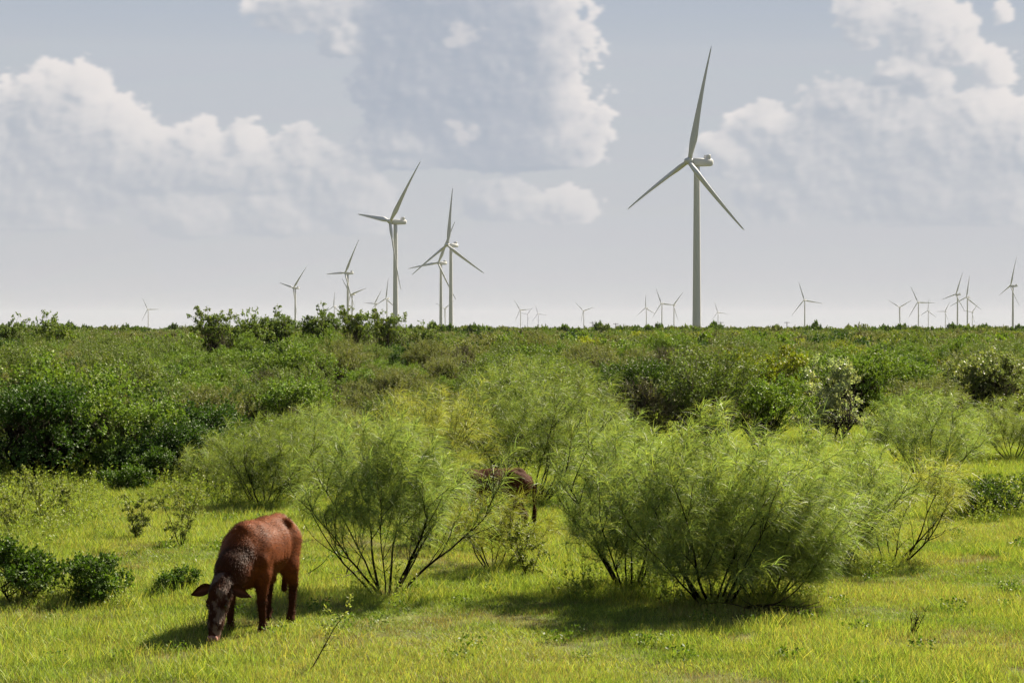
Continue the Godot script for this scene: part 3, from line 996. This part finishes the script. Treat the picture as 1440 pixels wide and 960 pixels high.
func make_grass(m_grass: Material) -> void:
	var G1 := Color(0.255, 0.305, 0.058)
	var G2 := Color(0.18, 0.225, 0.048)
	var G3 := Color(0.30, 0.295, 0.10)
	var G4 := Color(0.24, 0.19, 0.08)
	var G5 := Color(0.10, 0.15, 0.022)
	var short := [tuft(130, 0.32, 0.03, 0.13, 0.0036, 5.0, [G1, G1, G2, G3], 1), tuft(120, 0.34, 0.02, 0.11, 0.0036, 6.0, [G2, G2, G5, G1], 2), tuft(120, 0.26, 0.05, 0.17, 0.0036, 4.0, [G1, G1, G3, G3, G2, G4], 3)]
	var tall := [tuft(100, 0.22, 0.10, 0.26, 0.0036, 3.0, [G1, G2, G2], 4), tuft(90, 0.20, 0.08, 0.30, 0.0036, 2.6, [G2, G5, G1, G3], 5)]
	var dry := tuft(70, 0.3, 0.03, 0.12, 0.003, 5.0, [G4, G3, Color(0.22, 0.17, 0.08), Color(0.12, 0.09, 0.05)], 6)
	var weed := weed_mesh(Color(0.085, 0.135, 0.022), 7)
	var rank := tall_weed_mesh(Color(0.18, 0.22, 0.045), 8)
	var sets := {"rank": [], "short_grass": [], "short_grass2": [], "short_grass3": [], "tall_grass": [], "tall_grass2": [], "dry_grass": [], "weed": []}
	rng.seed = 77
	var d := 21.5
	while d < 135.0:
		var step := 0.18 * (1.0 if d < 45.0 else 1.0 + (d - 45.0) * 0.03)
		var half := d * 0.305
		var x := -half
		while x < half:
			x += step * rng.randf_range(0.7, 1.3)
			var p := Vector3(x, 0, -d + rng.randf_range(-0.5, 0.5) * step)
			var px := 720.0 + x / d * F
			var thin := noise.get_noise_2d(p.x * 30.0 + 500.0, p.z * 30.0)
			var small := noise.get_noise_2d(p.x * 95.0 - 80.0, p.z * 95.0)
			var lush := noise.get_noise_2d(p.x * 14.0 - 300.0, p.z * 14.0) + 0.5 * small + clampf((d - 38.0) / 14.0, 0.0, 1.0) * 0.45
			p.y = ground_y(p.x, p.z)
			var s := rng.randf_range(0.7, 1.2)
			if d > 45.0: s *= 1.0 + (d - 45.0) * 0.012
			if thin + 0.5 * small < -0.23 and d < 45.0 and rng.randf() < 0.85:
				if rng.randf() < 0.4: sets["dry_grass"].append(placed(p, s))
				continue
			var shelter := 0.0        # uncropped growth round the feet of the bushes and before the brush
			for q in BASES:
				shelter = maxf(shelter, 1.0 - Vector2(x - (q[0] - 720.0) / F * q[1], d - q[1]).length() / q[2])
			if d < 60.0: shelter = maxf(shelter, 0.75 * smoothstep(-9.0, 0.0, d - bush_front(px)))
			if px < 150.0 and d > 36.0 and d < 48.0: shelter = maxf(shelter, 0.5)
			lush += maxf(0.0, shelter) * 0.6
			if rng.randf() < maxf(0.0, shelter) * 0.2: sets["rank"].append(placed(p, s * rng.randf_range(0.6, 1.2)))
			if small > 0.22 and rng.randf() < 0.05:
				sets["weed"].append(placed(p, s))
			if lush + rng.randf_range(-0.2, 0.2) > 0.32:
				sets["tall_grass" if rng.randf() < 0.5 else "tall_grass2"].append(placed(p, s, s * rng.randf_range(0.6, 1.1)))
			elif rng.randf() < 0.09:
				sets["dry_grass"].append(placed(p, s))
			else:
				var fresh := noise.get_noise_2d(p.x * 17.0 + 40.0, p.z * 17.0) + 0.3 * small + rng.randf_range(-0.15, 0.15)
				sets["short_grass2" if fresh > 0.08 else ("short_grass" if fresh > -0.12 else "short_grass3")].append(placed(p, s, s * (0.9 + 0.8 * lush + rng.randf_range(-0.15, 0.3))))
		d += step * 0.95
	var o := stuff("pasture_grass", "short sunlit yellow-green pasture grass covering the open ground", "grass")
	var total := 0
	for k in sets: total += sets[k].size()
	print("tufts ", total)
	scatter("short_blades", short[0], m_grass, sets["short_grass"], o)
	scatter("short_blades", short[1], m_grass, sets["short_grass2"], o)
	scatter("short_blades", short[2], m_grass, sets["short_grass3"], o)
	scatter("tall_blades", tall[0], m_grass, sets["tall_grass"], o)
	scatter("tall_blades", tall[1], m_grass, sets["tall_grass2"], o)
	scatter("dry_blades", dry, m_grass, sets["dry_grass"], o)
	scatter("weeds", rank, m_grass, sets["rank"], o)
	scatter("weeds", weed, m_grass, sets["weed"], o)

const ORD := ["first", "second", "third", "fourth", "fifth", "sixth", "seventh", "eighth", "ninth", "tenth", "eleventh", "twelfth", "thirteenth", "fourteenth", "fifteenth", "sixteenth", "seventeenth", "eighteenth", "nineteenth", "twentieth"]

func ordinal(k: int) -> String:     # k from 0
	if k < 20: return ORD[k]
	var tens: String = ["twent", "thirt", "fort", "fift", "sixt", "sevent", "eight", "ninet"][mini((k + 1) / 10 - 2, 7)]
	return tens + "ieth" if (k + 1) % 10 == 0 else tens + "y-" + ORD[k % 10]

func section(px: float) -> String:
	if px < 290.0: return "left of skyline trees"
	if px < 620.0: return "below the skyline trees"
	if px < 870.0: return "below the centre turbines"
	return "below the tallest turbine" if px < 1150.0 else "below right-hand turbines"

func make_brush(m_scrub: Material, m_gloss: Material) -> void:
	var kinds := [   # words, tall, wide, leaf size, colour, upright, slim, bare, share
		["feathery mid-green shrub", 2.6, 3.2, 0.062, Color(0.135, 0.17, 0.05), 0.8, 0.20, 0.0, 6],
		["dense dark green shrub", 2.2, 2.9, 0.050, Color(0.05, 0.09, 0.02), 0.3, 0.42, 0.0, 4],
		["dull olive shrub", 2.3, 2.8, 0.056, Color(0.165, 0.17, 0.07), 0.9, 0.22, 0.0, 5],
		["fresh green shrub", 2.4, 3.0, 0.058, Color(0.15, 0.21, 0.042), 0.5, 0.36, 0.0, 4],
		["yellow-green shrub", 2.2, 2.8, 0.066, Color(0.25, 0.26, 0.045), 0.5, 0.36, 0.0, 2],
		["grey half-bare shrub", 2.5, 2.8, 0.050, Color(0.15, 0.145, 0.08), 0.8, 0.25, 0.6, 3],
	]
	var near := []
	var far := []
	var bag := []
	for k in kinds.size():
		var q: Array = kinds[k]
		var two := []
		var bark := Color(0.10, 0.085, 0.07) if q[7] > 0.0 else Color(0.06, 0.05, 0.04)
		for v in (2 if k < 4 else 1):
			two.append(shrub_meshes(q[1], q[2], 200, 8, 13, q[3], q[4], 100 + k * 10 + v, 0.10, q[5], q[6], bark, q[7]))
		near.append(two)
		far.append(shrub_meshes(q[1], q[2] * 1.1, 80, 5, 7, q[3] * 2.6, q[4], 200 + k, 0.10, q[5], q[6], bark, 0.0, 3))
		for s in q[8]: bag.append(k)
	# mounds far off, several shrubs grown together
	var mass := [shrub_meshes(2.7, 8.0, 70, 3, 5, 0.55, Color(0.12, 0.155, 0.042), 301, 0.1, 0.6, 0.4, Color(0.06, 0.05, 0.04), 0.0, 3), shrub_meshes(2.4, 9.0, 70, 3, 5, 0.55, Color(0.14, 0.15, 0.058), 302, 0.1, 0.6, 0.4, Color(0.06, 0.05, 0.04), 0.0, 3), shrub_meshes(3.1, 7.0, 70, 3, 5, 0.55, Color(0.08, 0.12, 0.028), 303, 0.1, 0.6, 0.4, Color(0.06, 0.05, 0.04), 0.0, 3)]
	print("shrub meshes ", Time.get_ticks_msec())

	# shrubs one can point to, at their places
	var G := "shrubs at the edge of the brush"
	plant("shrub", "large dark shadowed shrub at the left edge of the brush", "shrub", spot(50, 53.5), near[1][0], m_scrub, 0.4, G, 1.35)
	plant("shrub", "bare-branched grey shrub at the far left of the brush", "shrub", spot(45, 57.5), near[5][0], m_scrub, 1.0, G, 1.30)
	plant("shrub", "dark round shrub with bright green top behind the bull", "shrub", spot(272, 54.0), near[1][1], m_scrub, 2.0, G, 1.05)
	plant("shrub", "fresh green shrub left of the dark round one", "shrub", spot(165, 54.5), near[3][0], m_scrub, 3.0, G, 1.05)
	var silver := shrub_meshes(3.2, 2.8, 120, 7, 9, 0.10, Color(0.27, 0.29, 0.17), 401, 0.06, 0.9, 0.26)
	plant("shrub", "silvery pale-tipped shrub behind the loose retama", "shrub", spot(1172, 72.0), silver, m_gloss, 0.0, G)
	plant("shrub", "broad yellow-green shrub left of the silvery one", "shrub", spot(1055, 98.0), shrub_meshes(3.1, 5.2, 260, 7, 9, 0.12, Color(0.20, 0.215, 0.028), 402, 0.1, 0.4, 0.4), m_scrub, 0.0, G)
	plant("shrub", "mustard yellow shrub beside the grassy gap at right", "shrub", spot(1312, 138.0), shrub_meshes(2.5, 2.8, 200, 6, 8, 0.12, Color(0.25, 0.22, 0.03), 403, 0.1, 0.4, 0.4), m_scrub, 0.0, G)
	plant("shrub", "tall glossy-leaved shrub at the right edge of the picture", "shrub", spot(1405, 86.0), shrub_meshes(4.0, 4.4, 300, 7, 9, 0.10, Color(0.17, 0.19, 0.075), 404, 0.06, 0.6, 0.3), m_gloss, 0.0, G)
	plant("shrub", "broad dark shrub behind the gap between the retamas", "shrub", spot(900, 88.0), shrub_meshes(2.8, 4.6, 280, 7, 9, 0.085, Color(0.06, 0.095, 0.02), 405, 0.08, 0.7, 0.3), m_scrub, 0.0, G)

	# the rest of the brush
	rng.seed = 909
	var all := []
	var d := 51.0
	while d < 620.0:
		var step := 2.8 if d < 250.0 else 2.8 + (d - 250.0) * 0.005
		var half := d * 0.31
		var x := -half - rng.randf() * step
		while x < half:
			x += step * rng.randf_range(0.75, 1.45)
			var px := 720.0 + x / d * F
			var dd := d + rng.randf_range(-0.8, 0.8) * step
			if dd < bush_front(px) + 1.0: continue
			if absf(px - 1250.0) < 48.0 and dd > 95.0 and dd < 132.0: continue       # grassy gap
			if absf(px - 1110.0) < 30.0 and dd > 70.0 and dd < 92.0: continue
			if dd < 110.0 and absf(px - 1172.0) < 60.0 and dd < 80.0: continue
			var taken := false       # room for the shrubs placed one by one
			for q in [[1172.0, 72.0, 70.0], [1055.0, 98.0, 85.0], [1312.0, 138.0, 40.0], [1405.0, 86.0, 75.0], [900.0, 88.0, 75.0]]:
				if absf(px - q[0]) < q[2] and dd > q[1] - 24.0 and dd < q[1] + 2.5: taken = true
			if taken: continue
			var patch := noise.get_noise_2d(x * 4.0 + 900.0, dd * 4.0)
			if patch < -0.24 and rng.randf() < 0.8: continue
			if noise.get_noise_2d(x * 22.0 - 60.0, dd * 16.0) < -0.2 and dd > 62.0: continue      # small gaps that leave mounds apart
			var kind: int = bag[rng.randi() % bag.size()]
			if rng.randf() < 0.55:      # neighbours tend to be of one kind
				kind = bag[int(clampf((noise.get_noise_2d(x * 5.0, dd * 3.0 - 700.0) * 0.9 + 0.5), 0.0, 0.999) * bag.size())]
			if kind == 4 and (dd < 80.0 or px < 820.0): kind = 3 if dd > 75.0 else 0
			var grow := (rng.randf_range(0.42, 1.15) + 0.7 * pow(rng.randf(), 4.0)) * (1.0 + 0.45 * patch)
			grow = minf(grow, 1.4 if dd < 130.0 else 1.32)
			all.append([dd, px, kind, grow, x])
		d += step * 0.9
	all.sort_custom(func(a, b): return a[0] < b[0])
	# the ones that show largest are plants of their own, the rest one mass
	var own := []
	var places := {}
	for q in all:
		if own.size() < 290 and q[1] > -40.0 and q[1] < 1480.0:
			own.append(q)
		else:
			var key: String = "near%d" % q[2] if q[0] < 170.0 else "far%d" % q[2]
			if not places.has(key): places[key] = []
			places[key].append(placed(Vector3(q[4], ground_y(q[4], -q[0]), -q[0]), q[3], q[3] * rng.randf_range(0.85, 1.3)))
	own.sort_custom(func(a, b): return a[1] < b[1])
	var rows := ["front edge of brush", "second rank of brush", "third rank of brush", "fourth rank of brush", "deep in the brush"]
	var count := {}
	var seen := {}
	for q in own:
		q.append("%d %d %s" % [q[2], 0 if q[0] < 62.0 else mini(4, 1 + int((q[0] - 62.0) / 16.0)), section(q[1])])
		count[q[5]] = count.get(q[5], 0) + 1
	for q in own:
		var k: int = seen.get(q[5], 0)
		seen[q[5]] = k + 1
		var row := int(q[5].split(" ")[1])
		var words: String = "only %s, %s, %s" % [kinds[q[2]][0], rows[row], section(q[1])] if count[q[5]] == 1 else "%s %s from the left, %s, %s" % [ordinal(k), kinds[q[2]][0], rows[row], section(q[1])]
		var two: Array = near[q[2]]
		plant("brush_shrub", words, "shrub", Vector3(q[4], ground_y(q[4], -q[0]), -q[0]), two[rng.randi() % two.size()], m_scrub, rng.randf() * TAU, "shrubs of the brush belt", q[3])
	print("own shrubs ", own.size(), " others ", all.size() - own.size(), " last ", own.map(func(q): return q[0]).max())
	var o := stuff("distant_brush", "unbroken green thorn scrub stretching away to the horizon", "brush")
	for key in places:
		var k := int(key.right(1))
		var meshes: Array = near[k][0] if key.begins_with("near") else far[k]
		scatter("trunks", meshes[0], m_bark, places[key], o)
		scatter("crowns", meshes[1], m_scrub, places[key], o)
	var lots := [[], [], []]
	d = 610.0
	while d < 5000.0:
		var step := 5.0 + (d - 610.0) * 0.012
		var half := d * 0.29
		var x := -half
		while x < half:
			x += step * rng.randf_range(0.7, 1.5)
			var dd := d + rng.randf_range(-1, 1) * step
			lots[rng.randi() % 3].append(placed(Vector3(x, 0, -dd), rng.randf_range(0.75, 1.25) * clampf(1.0 + (d - 1500.0) / 6000.0, 1.0, 1.4), rng.randf_range(0.7, 1.2) + 1.0 * pow(rng.randf(), 7.0)))
		d += step * 1.6
	for k in 3: scatter("crowns", mass[k][1], m_scrub, lots[k], o)
	print("mounds ", lots[0].size() * 3)

	# trees standing over the brush against the sky
	var TG := "trees on the skyline"
	var tree_a := shrub_meshes(6.2, 4.4, 150, 7, 10, 0.12, Color(0.13, 0.17, 0.05), 501, 0.32, 0.3, 0.45)
	var tree_b := shrub_meshes(6.0, 5.0, 150, 7, 10, 0.12, Color(0.14, 0.18, 0.05), 502, 0.30, 0.3, 0.45)
	var tree_c := shrub_meshes(6.4, 4.2, 105, 8, 10, 0.12, Color(0.15, 0.185, 0.052), 503, 0.34, 0.3, 0.45)
	for q in [[72, 150, tree_b, 0.95, "broad dark tree on the skyline at far left"], [8, 160, tree_a, 0.82, "tree cut by the left edge of the picture"], [28, 175, tree_b, 0.74, "low tree between the edge tree and the broad dark tree"], [300, 165, tree_c, 0.97, "leftmost tree of the skyline row"], [350, 170, tree_b, 1.02, "second tree of the skyline row from the left"], [392, 178, tree_a, 0.95, "third tree of the skyline row from the left"], [450, 170, tree_a, 0.97, "fourth tree of the skyline row, near its middle"], [503, 172, tree_c, 0.99, "open-crowned fifth tree of the skyline row"], [548, 166, tree_c, 0.93, "sixth tree of the skyline row before the second largest turbine"], [600, 174, tree_b, 0.84, "last and lowest tree of the skyline row"], [175, 300, tree_b, 0.78, "small round tree on the skyline left of the row"], [247, 320, tree_a, 0.68, "tiny tree just left of the skyline row"], [851, 520, tree_c, 0.90, "small thin tree on the skyline left of the tallest turbine"], [1191, 470, tree_b, 0.78, "small dark tree on the skyline right of the tallest turbine"], [905, 560, tree_b, 0.72, "low tree on the skyline under three small turbines"]]:
		plant("skyline_tree", q[4], "tree", spot(q[0], q[1]), q[2], m_scrub, rng.randf() * TAU, TG, q[3])

func make_details(m_grass: Material, m_scrub: Material) -> void:
	var G := "low bushes in the pasture"
	var low_a := shrub_meshes(0.95, 1.25, 150, 6, 8, 0.05, Color(0.06, 0.10, 0.018), 601, 0.02, 0.4, 0.4)
	var low_b := shrub_meshes(0.75, 1.3, 150, 6, 8, 0.05, Color(0.07, 0.115, 0.02), 602, 0.02, 0.4, 0.4)
	plant("low_bush", "dark round low bush cut by the left edge of the pasture", "bush", spot(28, 30.4), low_a, m_scrub, 0.0, G)
	plant("low_bush", "dark low bush beside the one at the left edge", "bush", spot(122, 30.6), low_b, m_scrub, 0.0, G)
	plant("low_bush", "mounded dark bush at the right edge of the open grass", "bush", spot(1385, 44.0), shrub_meshes(1.15, 2.1, 190, 6, 8, 0.06, Color(0.07, 0.105, 0.022), 603, 0.02, 0.5, 0.3), m_scrub, 0.0, G)
	plant("low_bush", "small dark bush in the tall grass before the brush at left", "bush", spot(172, 50.5), low_b, m_scrub, 1.0, G, 1.0)
	plant("low_bush", "low weedy bush in the grass left of the bull", "bush", spot(250, 31.2), low_b, m_scrub, 2.0, G, 0.55)
	plant("low_bush", "bushy weed at the front edge of the brush at left", "bush", spot(215, 52.5), low_a, m_scrub, 2.2, G, 1.1)
	# thin young mesquites
	var S := "thin saplings in the pasture"
	for q in [[255, 38.0, 1.35, 11, "thin leafy sapling in the grass behind the bull's head"], [190, 39.5, 0.9, 12, "short twiggy sapling left of the bull"], [15, 40.0, 1.3, 13, "wispy sapling at the far left above the dark bush"], [60, 41.5, 1.2, 14, "second wispy sapling from the left edge"], [100, 43.0, 1.0, 15, "third wispy sapling from the left edge"], [432, 24.4, 1.15, 16, "slender pale-leaved sapling in the foreground right of the bull"], [1283, 27.0, 0.42, 17, "small twiggy plant in the open grass at lower right"], [745, 33.5, 1.0, 18, "leafy sapling before the thin small retama"]]:
		rng.seed = q[3]
		var o := thing("sapling", q[4], "sapling", spot(q[0], q[1]), 0.0, S)
		var wood := Buf.new()
		var lf := Buf.new()
		var tall: float = q[2]
		var lean := Vector3(0.95, 0, 0.0) if q[3] == 16 else Vector3.ZERO
		for s in (1 if q[3] == 16 else 5):
			var a := rng.randf() * TAU
			var st := bend(Vector3(0, -0.05, 0), (Vector3.UP + lean + Vector3(cos(a), 0, sin(a)) * 0.45).normalized(), tall * rng.randf_range(0.75, 1.1), 8, 0.12, Vector3(0, 0.3, 0))
			tube(wood, st, 0.009, 0.003, Color(0.055, 0.045, 0.03), 4)
			for w in 11:
				var u := rng.randi_range(2, 8)
				var tw := bend(st[u], (Vector3.UP * 0.7 + rv()).normalized(), tall * rng.randf_range(0.12, 0.28), 4, 0.2, Vector3.ZERO)
				tube(wood, tw, 0.004, 0.002, Color(0.06, 0.055, 0.03), 3)
				if q[3] == 17: continue
				for l in (22 if q[3] == 16 else 60):
					var p := tw[rng.randi() % 4].lerp(tw[4], rng.randf())
					var ld := rv()
					leaf(lf, p + rv() * 0.02, ld * rng.randf_range(0.03, 0.06), ld.cross(rv()).normalized() * 0.010, vary(Color(0.27, 0.29, 0.09) if q[3] == 16 else Color(0.19, 0.215, 0.06), 0.3))
		part("stem", wood.mesh(true), m_bark, o)
		if lf.v.size(): part("leaves", lf.mesh(), m_grass, o)
	# dead wood under the big cluster and in the grass
	for q in [[1075, 29.2, 41, "heap of grey dead twigs under the big retama cluster"], [1090, 28.8, 42, "pale broken branch in front of the dead twig heap"], [465, 33.5, 43, "fallen grey branch in the grass behind the bull"]]:
		rng.seed = q[2]
		var b := Buf.new()
		for s in (26 if q[2] == 41 else 5):
			var a := rng.randf() * TAU
			var p := Vector3(rng.randf_range(-0.4, 0.4), rng.randf_range(0.02, 0.09), rng.randf_range(-0.2, 0.2))
			tube(b, bend(p, Vector3(cos(a), 0.12, sin(a) * 0.5).normalized(), rng.randf_range(0.2, 0.55), 4, 0.2, Vector3.ZERO), 0.010, 0.004, vary(Color(0.24, 0.19, 0.14), 0.4), 4)
		var o := part(numbered("dead_branch"), b.mesh(true), m_bark, self)
		o.position = spot(q[0], q[1])
		o.set_meta("label", q[3])
		o.set_meta("category", "dead wood")
